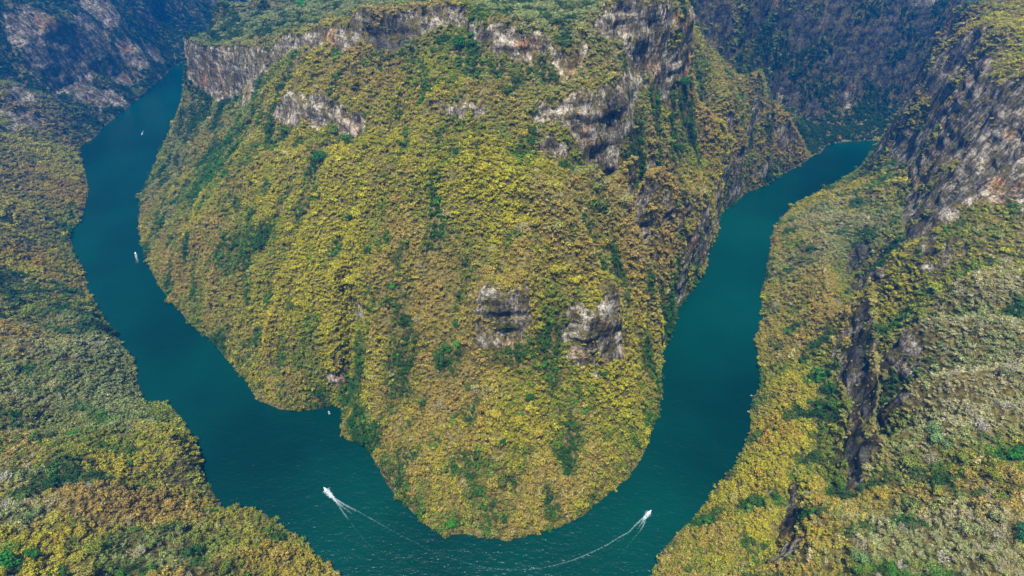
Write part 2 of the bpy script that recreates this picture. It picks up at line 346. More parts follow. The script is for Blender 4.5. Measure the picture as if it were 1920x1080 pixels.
mul = node(nt, "ShaderNodeMix", data_type='RGBA', blend_type='MULTIPLY'); mul.inputs[0].default_value = 1
nt.links.new(rockc.outputs[0], mul.inputs[6]); nt.links.new(dark.outputs[2], mul.inputs[7])
orange = ramp(nt, pt.outputs[0], [(.56, (1, 1, 1)), (.68, (1.0, .62, .36))])
mul2 = node(nt, "ShaderNodeMix", data_type='RGBA', blend_type='MULTIPLY'); mul2.inputs[0].default_value = 1
sa = node(nt, "ShaderNodeAttribute", attribute_name="stain"); sf = ramp(nt, madd(sa.outputs["Fac"], .8, madd(st.outputs[0], 1.2, -.6)), [(.3, (0, 0, 0)), (.6, (1, 1, 1))])
stc = node(nt, "ShaderNodeMix", data_type='RGBA', blend_type='MULTIPLY'); nt.links.new(sf.outputs[0], stc.inputs[0]); stc.inputs[7].default_value = (1.0, .74, .46, 1); nt.links.new(mul.outputs[2], stc.inputs[6])
la = node(nt, "ShaderNodeAttribute", attribute_name="shade_and_stain"); lf = ramp(nt, madd(la.outputs["Fac"], .9, madd(blk.outputs[0], 1.0, -.5)), [(.25, (0, 0, 0)), (.6, (1, 1, 1))])
lc_ = node(nt, "ShaderNodeMix", data_type='RGBA', blend_type='MULTIPLY'); nt.links.new(lf.outputs[0], lc_.inputs[0]); lc_.inputs[7].default_value = (.22, .25, .26, 1); nt.links.new(stc.outputs[2], lc_.inputs[6])  # darkens the rock colour for painted shade and for stained rock
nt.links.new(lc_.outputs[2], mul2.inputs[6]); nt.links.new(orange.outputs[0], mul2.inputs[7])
veg = tex(nt, pos, .07, 5, .65)
vegr = ramp(nt, veg.outputs[0], [(.5, (0, 0, 0)), (.60, (1, 1, 1))])
gr = tex(nt, pos, .25, 4, .6)
soil = ramp(nt, gr.outputs[0], [(.35, (.05, .045, .010)), (.5, (.12, .10, .024)), (.66, (.24, .19, .065))])
rk = mixc(nt, vegr.outputs[0], mul2.outputs[2], soil.outputs[0])
nz = tex(nt, pos, .35, 3, .6)
add = node(nt, "ShaderNodeMath", operation='ADD'); nt.links.new(att.outputs["Fac"], add.inputs[0])
sub = node(nt, "ShaderNodeMath", operation='MULTIPLY_ADD'); nt.links.new(nz.outputs[0], sub.inputs[0]); sub.inputs[1].default_value = .9; sub.inputs[2].default_value = -.45
nt.links.new(sub.outputs[0], add.inputs[1])
fr = ramp(nt, add.outputs[0], [(.42, (0, 0, 0)), (.56, (1, 1, 1))])
fin = mixc(nt, fr.outputs[0], soil.outputs[0], rk)
nt.links.new(fin, bs.inputs["Base Color"]); bs.inputs["Roughness"].default_value = .95; bs.inputs["Specular IOR Level"].default_value = .15
bp = node(nt, "ShaderNodeBump"); bp.inputs["Strength"].default_value = .9; bp.inputs["Distance"].default_value = 2.5
nt.links.new(madd(st2.outputs[0], .6, mixn), bp.inputs["Height"]); nt.links.new(bp.outputs[0], bs.inputs["Normal"])

wm, nt, bs = mat("river_water")
geo = node(nt, "ShaderNodeNewGeometry"); pos = geo.outputs["Position"]
big = tex(nt, pos, .0035, 3, .5)
cr = ramp(nt, big.outputs[0], [(.35, (.0003, .018, .0125)), (.65, (.0005, .042, .029))])
nt.links.new(cr.outputs[0], bs.inputs["Base Color"]); bs.inputs["Roughness"].default_value = .22; bs.inputs["IOR"].default_value = 1.33; bs.inputs["Specular IOR Level"].default_value = .4
w1 = tex(nt, pos, 1, 4, .6, (.16, .30, .2)); w2 = tex(nt, pos, 1, 3, .6, (.05, .08, .05))
ad = node(nt, "ShaderNodeMath", operation='MULTIPLY_ADD'); nt.links.new(w2.outputs[0], ad.inputs[0]); ad.inputs[1].default_value = 2; nt.links.new(w1.outputs[0], ad.inputs[2])
bp = node(nt, "ShaderNodeBump"); bp.inputs["Strength"].default_value = .8; bp.inputs["Distance"].default_value = .85
nt.links.new(ad.outputs[0], bp.inputs["Height"]); nt.links.new(bp.outputs[0], bs.inputs["Normal"])

def foliage(name, attr_type):
    m, nt, bs = mat(name)
    a = node(nt, "ShaderNodeAttribute", attribute_name="tint" if attr_type == 'INSTANCER' else "color"); a.attribute_type = attr_type
    oi = node(nt, "ShaderNodeAttribute", attribute_name="shade"); oi.attribute_type = 'GEOMETRY'
    mu = node(nt, "ShaderNodeMix", data_type='RGBA', blend_type='MULTIPLY'); mu.inputs[0].default_value = 1
    nt.links.new(a.outputs["Color"], mu.inputs[6]); nt.links.new(oi.outputs["Color"], mu.inputs[7])
    nt.links.new(mu.outputs[2], bs.inputs["Base Color"]); bs.inputs["Roughness"].default_value = .8; bs.inputs["Specular IOR Level"].default_value = .15
    tr = node(nt, "ShaderNodeBsdfTranslucent"); nt.links.new(mu.outputs[2], tr.inputs[0])
    mx = node(nt, "ShaderNodeMixShader"); mx.inputs[0].default_value = .12
    nt.links.new(bs.outputs[0], mx.inputs[1]); nt.links.new(tr.outputs[0], mx.inputs[2])
    nt.links.new(mx.outputs[0], nt.nodes["Material Output"].inputs[0])
    return m
leaf_inst = foliage("canopy_leaves", 'INSTANCER'); leaf_obj = foliage("tree_leaves", 'OBJECT')
def plain(name, col, rough=.8, nscale=2.0, var=.3, metal=0):
    m, nt, bs = mat(name); g = node(nt, "ShaderNodeTexCoord"); n = tex(nt, g.outputs["Object"], nscale, 4, .6)
    r = ramp(nt, n.outputs[0], [(.3, tuple(c*(1-var) for c in col)), (.7, tuple(min(1, c*(1+var)) for c in col))])
    nt.links.new(r.outputs[0], bs.inputs["Base Color"]); bs.inputs["Roughness"].default_value = rough; bs.inputs["Metallic"].default_value = metal
    return m
bark = plain("pale_bark", (.34, .30, .22)); hullm = plain("white_gelcoat", (.78, .79, .78), .3, 1, .04); seatm = plain("blue_bench", (.08, .16, .3), .6)
deckm = plain("grey_deck", (.45, .46, .46), .6, 2, .1); motorm = plain("dark_outboard", (.03, .03, .035), .35); canvas = plain("pale_canvas", (.7, .7, .66), .9, 3, .08)
stone = plain("pale_boulder", (.28, .27, .23), .9, .6, .35)

# ------------------------------------------------------------------ mesh helpers
def np_mesh(name, V, Fq, mats=(), smooth=False, attrs=()):
    me = bpy.data.meshes.new(name); V = np.asarray(V, np.float32); Fq = np.asarray(Fq, np.int32); k = Fq.shape[1]
    me.vertices.add(len(V)); me.vertices.foreach_set("co", V.ravel())
    me.loops.add(Fq.size); me.loops.foreach_set("vertex_index", Fq.ravel())
    me.polygons.add(len(Fq)); me.polygons.foreach_set("loop_start", np.arange(0, Fq.size, k, dtype=np.int32))
    me.polygons.foreach_set("use_smooth", np.full(len(Fq), smooth))
    for m in mats: me.materials.append(m)
    for an, typ, dat in attrs:
        a = me.attributes.new(an, typ, 'POINT')
        a.data.foreach_set("value" if typ == 'FLOAT' else "color" if typ == 'FLOAT_COLOR' else "vector", np.asarray(dat, np.float32).ravel())
    me.update(calc_edges=True); return me
def link(name, me, parent=None):
    o = bpy.data.objects.new(name, me); C.objects.link(o)
    if parent: o.parent = parent
    return o
def tag(o, label=None, cat=None, group=None, kind=None):
    if label: o["label"] = label
    if cat: o["category"] = cat
    if group: o["group"] = group
    if kind: o["kind"] = kind
    return o

# ------------------------------------------------------------------ the ground, split where the river and the canyon split it
fi = (np.arange(NC-1)[:, None]*NR+np.arange(NR-1)[None, :])
FA = np.stack([fi, fi+1, fi+NR+1, fi+NR], -1).reshape(-1, 4)
zc = VZ.ravel()[FA].max(1); cx = VX.ravel()[FA].mean(1); cyy = VY.ravel()[FA].mean(1)
keep = zc > -3
penf = inpoly(cx, cyy, pen_poly)
# shallow banks just outside the river line belong to whichever side is nearer
lab = np.where(penf, np.where((cyy > 1000) & (cx > 340), 3, 0), np.where(cx < 0, np.where(cyy > 1180, 4, 1), 2))
Vall = np.stack([VX, VY, VZ], -1).reshape(-1, 3); rk_all = ROCK.ravel()
info = {0: ("headland_hill",), 1: ("left_bank_hill",), 2: ("right_bank_hill",), 3: ("far_canyon_wall",), 4: ("upstream_canyon_wall",)}
for k, (nm,) in info.items():
    f = FA[keep & (lab == k)]; ids, inv = np.unique(f, return_inverse=True)
    me = np_mesh(nm, Vall[ids], inv.reshape(-1, 4), (mt,), True, (("rock", 'FLOAT', rk_all[ids]), ("stain", 'FLOAT', STAIN.ravel()[ids]), ("shade_and_stain", 'FLOAT', SHADE_STAIN.ravel()[ids])))
    tag(link(nm, me), kind="structure")
me = np_mesh("river_water", [(-1700, 60, 0), (2500, 60, 0), (2500, 3600, 0), (-1700, 3600, 0)], [(0, 1, 2, 3)], (wm,))
tag(link("river_water", me), kind="structure")

# ------------------------------------------------------------------ crowns
def crown(n, leaf, seed, lumps=7, flat=.8, core=True):
    """unit-radius crown of small leaf clumps spread through several lobes"""
    g = np.random.default_rng(seed)
    lc = g.normal(0, .42, (lumps, 3)); lc[:, 2] = np.abs(lc[:, 2])*.7+.15; lr = g.uniform(.38, .62, lumps)
    k = g.integers(0, lumps, n); d = g.normal(size=(n, 3)); d /= np.linalg.norm(d, axis=1, keepdims=True); d[:, 2] = np.abs(d[:, 2])*1.0-.15
    c = lc[k]+d*lr[k][:, None]*g.uniform(.72, 1.08, (n, 1)); c[:, 2] *= flat
    nrm = d*1.0+g.normal(0, .42, (n, 3)); nrm /= np.linalg.norm(nrm, axis=1, keepdims=True)
    t = np.cross(nrm, g.normal(size=(n, 3))); t /= np.linalg.norm(t, axis=1, keepdims=True); b = np.cross(nrm, t)
    s = leaf*g.uniform(.6, 1.35, (n, 1)); s2 = s*g.uniform(.5, 1, (n, 1))
    V = np.stack([c+t*s, c+b*s2, c-t*s*g.uniform(.6, 1.1, (n, 1)), c-b*s2], 1).reshape(-1, 3)
    Fq = np.arange(4*n).reshape(n, 4); sh = np.repeat(g.uniform(.6, 1.35, n)*(.8+.4*g.random(lumps)[k]), 4)
    hue = np.repeat(g.uniform(-.12, .12, n), 4)
    col = np.stack([sh*(1+hue), sh, sh*(1-hue), np.ones_like(sh)], 1)
    return V, Fq, col
def twig_crown(seed, nb=60, leaves=160, rad=.016):
    """leafless spreading crown: forked branches as thin three-sided rods, a few leaves left"""
    g = np.random.default_rng(seed); V, Fq = [], []; tips = []
    def rod(a, b, r0, r1):
        d = b-a; d = d/np.linalg.norm(d); t = np.cross(d, g.normal(size=3)); t /= np.linalg.norm(t); s = np.cross(d, t); base = len(V)
        for p, r in ((a, r0), (b, r1)):
            for q in range(3):
                an = q*2.094; V.append(p+r*(math.cos(an)*t+math.sin(an)*s))
        for q in range(3): Fq.append((base+q, base+(q+1) % 3, base+3+(q+1) % 3, base+3+q))
    def grow(a, d, ln, r, lev):
        b = a+d*ln; rod(a, b, r, r*.7)
        if lev == 0: tips.append(b); return
        for q in range(3 if lev > 1 else 2):
            dd = d+g.normal(0, .55, 3)+np.array([0, 0, .12]); dd /= np.linalg.norm(dd); grow(b, dd, ln*g.uniform(.62, .85), r*.62, lev-1)
    for q in range(5):
        an = q*1.2566+g.uniform(-.4, .4); d = np.array([math.cos(an)*.75, math.sin(an)*.75, .7]); d /= np.linalg.norm(d)
        grow(np.array([0, 0, -.35]), d, .36, rad*1.6, 3)
    V = np.array(V); nv = len(V); col = np.tile([1.5, 1.5, 1.55, 1], (nv, 1)) * np.array([1, 1, 1, 1])
    if leaves:
        T = np.array(tips); c = T[g.integers(0, len(T), leaves)]+g.normal(0, .09, (leaves, 3)); L_, F2, c2 = crown(leaves, .05, seed+5)
        L_ = L_.reshape(leaves, 4, 3); L_ = L_-L_.mean(1, keepdims=True)+c[:, None]; V = np.concatenate([V, L_.reshape(-1, 3)])
        Fq = np.concatenate([np.array(Fq), F2+nv]); col = np.concatenate([col, c2])
    return V, np.array(Fq), col
def crown_mesh(name, data, m):
    V, Fq, col = data
    return np_mesh(name, V, Fq, (m,), False, (("shade", 'FLOAT_COLOR', col),))
protos = []
pc = bpy.data.collections.new("canopy_crowns")
for i in range(6): protos.append(link_o := bpy.data.objects.new("crown_shape", crown_mesh("crown_shape", crown(230, .135, 100+i, 5+i % 3), leaf_inst))); pc.objects.link(link_o)
for i in range(3): protos.append(link_o := bpy.data.objects.new("crown_shape", crown_mesh("crown_shape", crown(420, .095, 200+i, 9), leaf_inst))); pc.objects.link(link_o)
for i in range(2):
    a = twig_crown(300+i, leaves=150, rad=.028); protos.append(link_o := bpy.data.objects.new("crown_shape", crown_mesh("crown_shape", a, leaf_inst))); pc.objects.link(link_o)

# ------------------------------------------------------------------ where the forest grows and what colour it has
fc = np.stack([cx, cyy, Vall[:, 2][FA].mean(1)], 1)
A_, B_, C_, D_ = (Vall[FA[:, q]] for q in range(4))
fn = np.cross(C_-A_, D_-B_)*.5; area = np.linalg.norm(fn, axis=1); fn /= area[:, None]+1e-9; fn *= np.sign(fn[:, 2:3]+1e-12)
u_, v_, dep = project(fc); dist = np.linalg.norm(fc-np.array([0, 0, CAMZ]), axis=1)
inside = (u_ > -150) & (u_ < 2070) & (v_ > -120) & (v_ < 1230) & (fc[:, 1] > 0)
view = np.array([0, 0, CAMZ])-fc; view /= np.linalg.norm(view, axis=1, keepdims=True); facing = (view*fn).sum(1)
rkf = rk_all[FA].mean(1); plan = area*fn[:, 2]; seen_area = area*np.clip(facing, 0.12, 1)
dens = (1-.90*sstep(.3, .8, rkf))*np.where(facing > -.05, 1, .25)*(dist < 3800)*np.where(inside, 1, .06)*(fc[:, 2] > .8)*keep
thin = .75+.5*fbm2(fc[:, 0], fc[:, 1], 60, 2, 91)
far = np.clip(dist/1500, 0, 1.3)
size_f = 2.0+1.3*far+1.5*sstep(430, 290, dist)            # crown radius wanted at that place
wgt = (area*.45+plan*.55)*dens*np.clip(thin, .35, 1.2)/(size_f**2*.95)
NT = int(min(wgt.sum(), 520000)); print("trees", NT, wgt.sum())
pick = rng.choice(len(wgt), NT, p=wgt/wgt.sum()); r1, r2 = rng.random((NT, 1)), rng.random((NT, 1))
tp = A_[pick]*(1-r1)*(1-r2)+B_[pick]*(1-r1)*r2+C_[pick]*r1*r2+D_[pick]*r1*(1-r2)
tn = fn[pick]; trk = rkf[pick]
trad = size_f[pick]*np.exp(rng.normal(-.10, .36, NT))*(1-.45*sstep(.2, .7, trk))
tu, tv, tdep = project(tp)
# palettes (albedo)
PAL = np.array([(.340,.275,.024),(.405,.370,.024),(.365,.265,.060),(.180,.230,.022),(.055,.190,.014),(.022,.072,.012),(.430,.390,.200),(.250,.290,.095),(.350,.200,.025)])
#               ochre            yellow-green      tan brown        olive green      bright green    dark green      pale bare        grey green       rust
BASEW = np.array([.26,.18,.18,.20,.06,.06,.05,.04,.012])
n1 = fbm2(tp[:, 0], tp[:, 1], 70, 3, 201); n2 = fbm2(tp[:, 0]+900, tp[:, 1], 45, 3, 211); n3 = fbm2(tp[:, 0], tp[:, 1]+700, 21, 2, 221)
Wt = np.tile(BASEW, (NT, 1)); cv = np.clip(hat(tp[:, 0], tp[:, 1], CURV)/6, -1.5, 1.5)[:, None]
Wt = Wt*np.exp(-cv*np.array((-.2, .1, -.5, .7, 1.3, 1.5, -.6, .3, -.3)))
Wt[:, 1] *= np.exp(4.0*n1); Wt[:, 2] *= np.exp(-3.5*n1+1.0*n2); Wt[:, 3] *= np.exp(3.5*n2); Wt[:, 5] *= np.exp(9*n3)*.8; Wt[:, 4] *= np.exp(8*n3)*.8; Wt[:, 8] *= np.exp(-3*n2)
def zone(u, v, rad, mult, r2=None):
    c = ground(u, v); d2 = ((tp[:, :2]-c[:2])**2).sum(1)/rad**2
    g = np.exp(-d2)[:, None]; Wt[:] = Wt*np.exp(1.4*g*np.log(np.array(mult)))
#                  och  yel  tan  oli  brg  drk  pal  gry  rst
GREEN = (.3, .4, .15, 5, 14, 8, .5, 3, .2); YEL = (1, 6, .4, 1.5, 1, .5, .6, .3, .5); TAN = (.8, .25, 2.5, .4, .5, .8, 1.2, .5, 1); DARK = (.15, .1, .3, 2, 6, 25, .2, 2, .3)
PALE = (.5, .3, 1, .8, .5, .6, 8, 5, .2); GREY = (.4, .3, .5, 2, 1, 5, 2, 9, .2); SOFT = (.6, .5, .4, 3, 1.5, .7, 2.5, 6, .2); OR = (2, .5, 2, .3, .1, .2, .3, .2, 6)
for a in [(420,280,65,GREEN),(380,330,50,GREEN),(320,390,35,GREY),(310,330,60,GREY),(600,300,18,DARK),(850,95,30,GREEN),(900,80,25,GREEN),
          (850,100,60,YEL),(560,280,90,YEL),(700,330,80,YEL),(950,320,50,YEL),(620,520,45,YEL),(550,600,40,YEL),(1060,730,42,YEL),(1120,680,30,YEL),(980,820,30,YEL),(1130,300,30,YEL),
          (1100,430,40,TAN),(850,720,60,TAN),(1060,900,50,TAN),(740,860,40,TAN),(720,620,50,TAN),(760,450,45,TAN),(1000,470,50,TAN),(960,930,40,TAN),(700,130,60,TAN),
          (840,680,16,GREEN),(900,960,18,GREEN),(835,990,14,GREEN),(680,800,14,GREEN),(570,640,16,GREEN),(440,460,25,DARK),(490,450,16,DARK),(1080,830,18,DARK),(1050,590,10,DARK),
          (1290,190,28,DARK),(1390,200,26,DARK),(1410,240,26,DARK),(1440,280,22,DARK),(1270,250,20,GREEN),(1340,270,60,OR),(1430,300,50,OR),(1500,260,60,OR),
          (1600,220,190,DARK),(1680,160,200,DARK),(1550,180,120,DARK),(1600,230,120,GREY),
          (500,20,160,GREY),(600,10,160,GREY),(420,50,120,GREY),(430,60,100,DARK),(700,5,150,GREY),(1000,10,150,GREY),(1070,40,100,GREY),
          (40,480,50,OR),(60,300,60,YEL),(80,330,90,OR),(60,400,70,YEL),(130,360,60,OR),(100,230,60,OR),(10,530,30,DARK),(25,560,22,DARK),(20,260,60,YEL),
          (250,110,160,DARK),(200,215,80,DARK),(200,250,50,GREY),(300,130,160,DARK),(20,30,100,DARK),(350,60,300,DARK),(40,110,100,GREY),
          (120,640,60,PALE),(160,760,60,PALE),(200,700,60,GREY),(250,650,40,GREY),(180,790,14,GREEN),(100,560,30,GREEN),(280,850,40,YEL),(130,700,25,GREEN),(210,610,30,GREY),(1800,620,60,GREY),(1880,480,60,PALE),(1650,560,40,YEL),(1760,600,40,YEL),(60,700,35,TAN),(20,620,35,OR),(15,900,22,PALE),(10,960,18,PALE),(60,960,18,GREY),(160,890,16,DARK),(200,905,16,DARK),(120,860,14,DARK),
          (240,870,25,YEL),(400,1000,40,YEL),(500,1040,20,OR),(300,1040,30,GREY),(130,1010,18,OR),(200,960,30,TAN),(130,600,30,GREEN),(190,620,15,DARK),(120,450,12,DARK),(240,640,10,DARK),
          (1850,60,90,YEL),(1900,100,60,YEL),(1850,90,60,PALE),(1800,5,40,DARK),(1850,500,60,YEL),(1780,470,30,GREEN),(1720,430,25,DARK),(1740,500,50,YEL),
          (1460,820,30,OR),(1440,850,25,YEL),(1400,900,25,OR),(1350,960,25,TAN),(1420,1000,18,YEL),(1500,500,50,GREY),(1480,550,50,TAN),(1500,650,40,TAN),(1620,420,50,PALE),(1540,400,60,PALE),
          (1880,560,50,PALE),(1850,660,50,PALE),(1750,780,40,PALE),(1700,850,30,GREY),(1900,700,40,PALE),(1820,760,30,PALE),(1850,950,60,TAN),(1750,1000,50,PALE),(1640,930,14,OR),(1560,1000,14,OR),(1830,1000,45,SOFT),(1700,1040,35,SOFT),
          (1800,880,14,OR),(220,780,70,SOFT),(120,700,60,SOFT),(280,700,50,SOFT),(330,860,40,SOFT),(200,930,30,TAN),(120,930,22,TAN),(300,960,25,TAN),(260,1040,25,SOFT),(420,1010,40,SOFT),(1700,700,60,SOFT),(1850,800,50,SOFT),(1600,480,60,SOFT),
          (940,250,12,SOFT),(1000,335,14,SOFT),(1048,370,12,SOFT),(1095,415,12,SOFT),(1138,490,11,SOFT),(1168,570,10,SOFT),(1120,320,14,SOFT),(1170,380,12,SOFT),(1180,500,30,TAN),(1140,400,16,DARK),(1150,480,12,DARK),(1900,860,10,GREEN),(1520,770,15,DARK),(1530,860,15,DARK),(1540,960,12,DARK),(1700,630,40,TAN),(1420,760,12,DARK),(1300,480,30,TAN),(1240,480,40,TAN),(1350,300,60,YEL)]:
    zone(*a)
flatp = (sstep(.45, .2, hat(tp[:, 0], tp[:, 1], SLOPE))*(tp[:, 2] > 255)*on_pen[np.clip(((tp[:, 1]-Y0)/CS).astype(int), 0, NY-1), np.clip(((tp[:, 0]-X0)/CS).astype(int), 0, NX-1)])[:, None]
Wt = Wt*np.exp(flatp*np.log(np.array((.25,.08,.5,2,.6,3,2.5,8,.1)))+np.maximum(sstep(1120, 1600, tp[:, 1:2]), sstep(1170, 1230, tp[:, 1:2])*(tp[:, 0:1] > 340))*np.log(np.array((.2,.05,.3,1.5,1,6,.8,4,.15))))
Wt /= Wt.sum(1, keepdims=True); kind = (np.cumsum(Wt, 1) < rng.random((NT, 1))).sum(1).clip(0, 8)
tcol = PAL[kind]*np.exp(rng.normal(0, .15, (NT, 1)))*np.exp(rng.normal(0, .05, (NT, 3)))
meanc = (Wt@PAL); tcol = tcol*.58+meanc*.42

# ------------------------------------------------------------------ single trees: the ones that show largest, and the ones that stand out
px = trad*2/tdep*F; vis = (tu > -10) & (tu < 1930) & (tv > -5) & (tv < 1090)
# can the camera see it (march the sight line)
cand = np.argsort(-np.where(vis, px, 0))[:700]
def clear(p):
    o = np.array([0, 0, CAMZ]); s = np.linspace(.15, .985, 160)[:, None]; q = o+(p+np.array([0, 0, 4])-o)*s
    return bool((hat(q[:, 0], q[:, 1]) < q[:, 2]).all())
cand = [i for i in cand if clear(tp[i])][:262]
leafy_big = [crown_mesh("leafy_crown", crown(1500, .075, 400+i, 12), leaf_obj) for i in range(3)]
leafy_mid = [crown_mesh("bushy_crown", crown(900, .09, 420+i, 10), leaf_obj) for i in range(3)]
bare_big = [crown_mesh("bare_crown", twig_crown(440+i, leaves=420, rad=.017), leaf_obj) for i in range(3)]
def trunk_mesh(seed):
    g = np.random.default_rng(seed); V, Fq = [], []
    def tube(pts, rads):
        base = len(V)
        for p, r in zip(pts, rads):
            for q in range(6): V.append((p[0]+r*math.cos(q*1.0472), p[1]+r*math.sin(q*1.0472), p[2]))
        for s in range(len(pts)-1):
            for q in range(6): Fq.append((base+s*6+q, base+s*6+(q+1) % 6, base+s*6+6+(q+1) % 6, base+s*6+6+q))
    k = g.uniform(-.06, .06, 4)
    tube([(0, 0, -.55), (k[0], k[1], -.1), (k[2], k[3], .3), (k[2]*1.5, k[3], .62)], [.085, .062, .045, .02])
    for q in range(4):
        an = q*1.57+g.uniform(-.4, .4); z = g.uniform(-.05, .25); l = g.uniform(.4, .65)
        tube([(k[0], k[1], z), (math.cos(an)*l*.5, math.sin(an)*l*.5, z+.2), (math.cos(an)*l, math.sin(an)*l, z+.34)], [.04, .026, .01])
    return np_mesh("trunk", V, Fq, (bark,), True)
trunks = [trunk_mesh(500+i) for i in range(3)]
CN = ["ochre", "yellow green", "tan", "olive green", "bright green", "dark green", "pale", "grey green", "rust brown"]
def tree(p, n, rad, col, form, label, group, stand=.5):
    e = bpy.data.objects.new("bare_tree" if form == 'bare' else "leafy_tree", None); C.objects.link(e); e.empty_display_size = 1
    e.location = (p[0], p[1], p[2]+rad*.28); e.rotation_euler = (float(n[0])*-.0, 0, random.uniform(0, 6.28)); e.scale = (rad, rad, rad*random.uniform(.85, 1.15))
    c = link("crown", random.choice({'big': leafy_big, 'mid': leafy_mid, 'bare': bare_big}[form]), e); c.color = (*[float(x) for x in col], 1)
    link("trunk", random.choice(trunks), e)
    return tag(e, label, "tree", group)
taken = set()
def place(u, v, r, col, form, label, group=None):
    g = ground(u, v); tree(g, (0, 0, 1), r, col, form, label, group)
    d = ((tp-g)**2).sum(1); hide.update(np.nonzero(d < (r*.75)**2)[0].tolist())
hide = set()
G1, G2, G3 = (.05, .26, .02), (.024, .11, .016), (.08, .25, .02)
SOLO = [
 (600,300,9,G2,'mid',"dark green tree clump high on the headland slope, below the long pale rock band"),
 (693,474,6.5,G2,'mid',"solitary dark green round tree in the middle of the ochre headland slope"),
 (736,540,5,G1,'mid',"bright green round tree on the brown headland slope, right of the smooth pale rib"),
 (447,458,6,G2,'mid',"dark green tree low on the left flank of the headland"),
 (490,450,6,G2,'mid',"dark green tree beside a gully on the headland's left flank, right of another"),
 (856,612,5,G2,'mid',"dark green tree left of the grey cliff face on the headland front"),
 (857,648,5,G3,'mid',"light green rounded tree just below the dark one left of the grey cliff face"),
 (747,682,4.5,G2,'mid',"dark green tree on the lower headland, right of the straight furrow"),
 (825,690,5,G2,'mid',"dark green tree below and left of the grey cliff face"),
 (1020,686,4.5,G1,'mid',"bright green tree under the right-hand grey cliff, upper of a pair"),
 (1029,712,3.8,G1,'mid',"bright green small tree under the right-hand grey cliff, lower of a pair"),
 (1045,660,5,G2,'mid',"dark green tree at the foot of the right-hand grey cliff"),
 (1131,702,4.6,G2,'mid',"dark green tree in yellow scrub near the headland's right edge"),
 (1097,773,4.2,G1,'mid',"green round tree in the bright yellow scrub of the headland front"),
 (975,778,3.6,G1,'mid',"small bright green tree on the headland front, left of the yellow scrub"),
 (943,828,5,G2,'mid',"dark green bushy tree on the lower headland front"),
 (993,745,5,G2,'mid',"green bushy tree above the yellow scrub on the headland front"),
 (655,790,4.5,G3,'mid',"light green tree on the point beside the shaded cove"),
 (765,916,4,G1,'mid',"bright green tree near the water on the headland's lower left edge"),
 (845,985,6,G1,'mid',"green leafy tree leaning over the water at the headland's tip"),
 (945,975,5,G2,'mid',"dark green tree above the waterline at the headland's bottom point"),
 (860,92,11,G2,'mid',"large dark green tree cluster just under the rim cliff"),
 (440,28,9,G2,'mid',"dark green round tree on the pale plateau near its left edge"),
 (565,12,10,G1,'mid',"green tree on top of the plateau, right of the darker round one"),
 (1280,160,9,G2,'mid',"dark green tree at the head of the deep gully under the orange corner"),
 (1285,235,8,G2,'mid',"dark green tree halfway down the deep gully under the orange corner"),
 (1385,185,9,G2,'mid',"dark green tree at the top of the shady ravine on the far right slope"),
 (1268,385,4.5,G1,'mid',"green tree on the rounded shoulder above the right river arm"),
 (18,1062,10,(.035,.19,.016),'big',"vivid green leafy tree in the bottom left corner"),
 (58,1045,6,(.035,.16,.016),'big',"vivid green leafy tree just right of the one in the bottom left corner"),
 (115,1075,5,(.05,.17,.02),'big',"green tree at the bottom edge, left foreground"),
 (8,900,8,(.42,.42,.33),'bare',"whitish leafless tree at the left edge of the near slope"),
 (14,950,7,(.42,.42,.33),'bare',"whitish leafless tree below another at the left edge of the near slope"),
 (62,968,5,(.12,.24,.08),'mid',"soft green tree beside the whitish leafless trees, left foreground"),
 (140,815,5,G1,'mid',"bright green tree on the left bank above the dark ravine"),
 (488/2+0,870,3.5,G3,'mid',"yellow green tree beyond the dark ravine on the left bank"),
 (64,775,4,G3,'mid',"yellow green round tree high on the left bank"),
 (1908,862,9,(.03,.16,.016),'big',"vivid green leafy tree at the right edge of the near slope"),
 (1868,898,6,(.20,.24,.02),'big',"yellow green leafy tree beside the vivid green one at the right edge"),
 (1752,820,9,(.15,.25,.085),'big',"large pale green rounded tree on the right bank"),
 (1622,1058,7,(.15,.25,.085),'big',"large pale green rounded tree near the bottom edge, right of the shaded gully"),
 (1745,862,7,(.42,.40,.30),'bare',"pale leafless tree with spreading branches below the large pale green tree"),
 (1885,765,8,(.42,.39,.28),'bare',"pale leafless tree with forked branches near the right edge"),
 (1840,800,8,(.40,.37,.30),'bare',"whitish leafless tree on the right bank, left of the vivid green tree"),
 (1765,1052,8,(.42,.40,.28),'bare',"pale leafless tree with wide branches at the bottom right"),
 (1690,1068,7,(.42,.40,.30),'bare',"whitish leafless tree at the bottom edge, right foreground"),
 (1870,1010,8,(.38,.37,.22),'bare',"pale leafless tree in the bottom right corner"),
 (1740,985,3,G1,'mid',"small bright green tree among ochre crowns, bottom right"),
 (1915,1005,7,(.02,.12,.04),'big',"blue green leafy tree at the right edge, near the bottom"),
]
for s in SOLO: place(*s)
SIDE = {True: "left bank", False: "right bank"}
auto = []
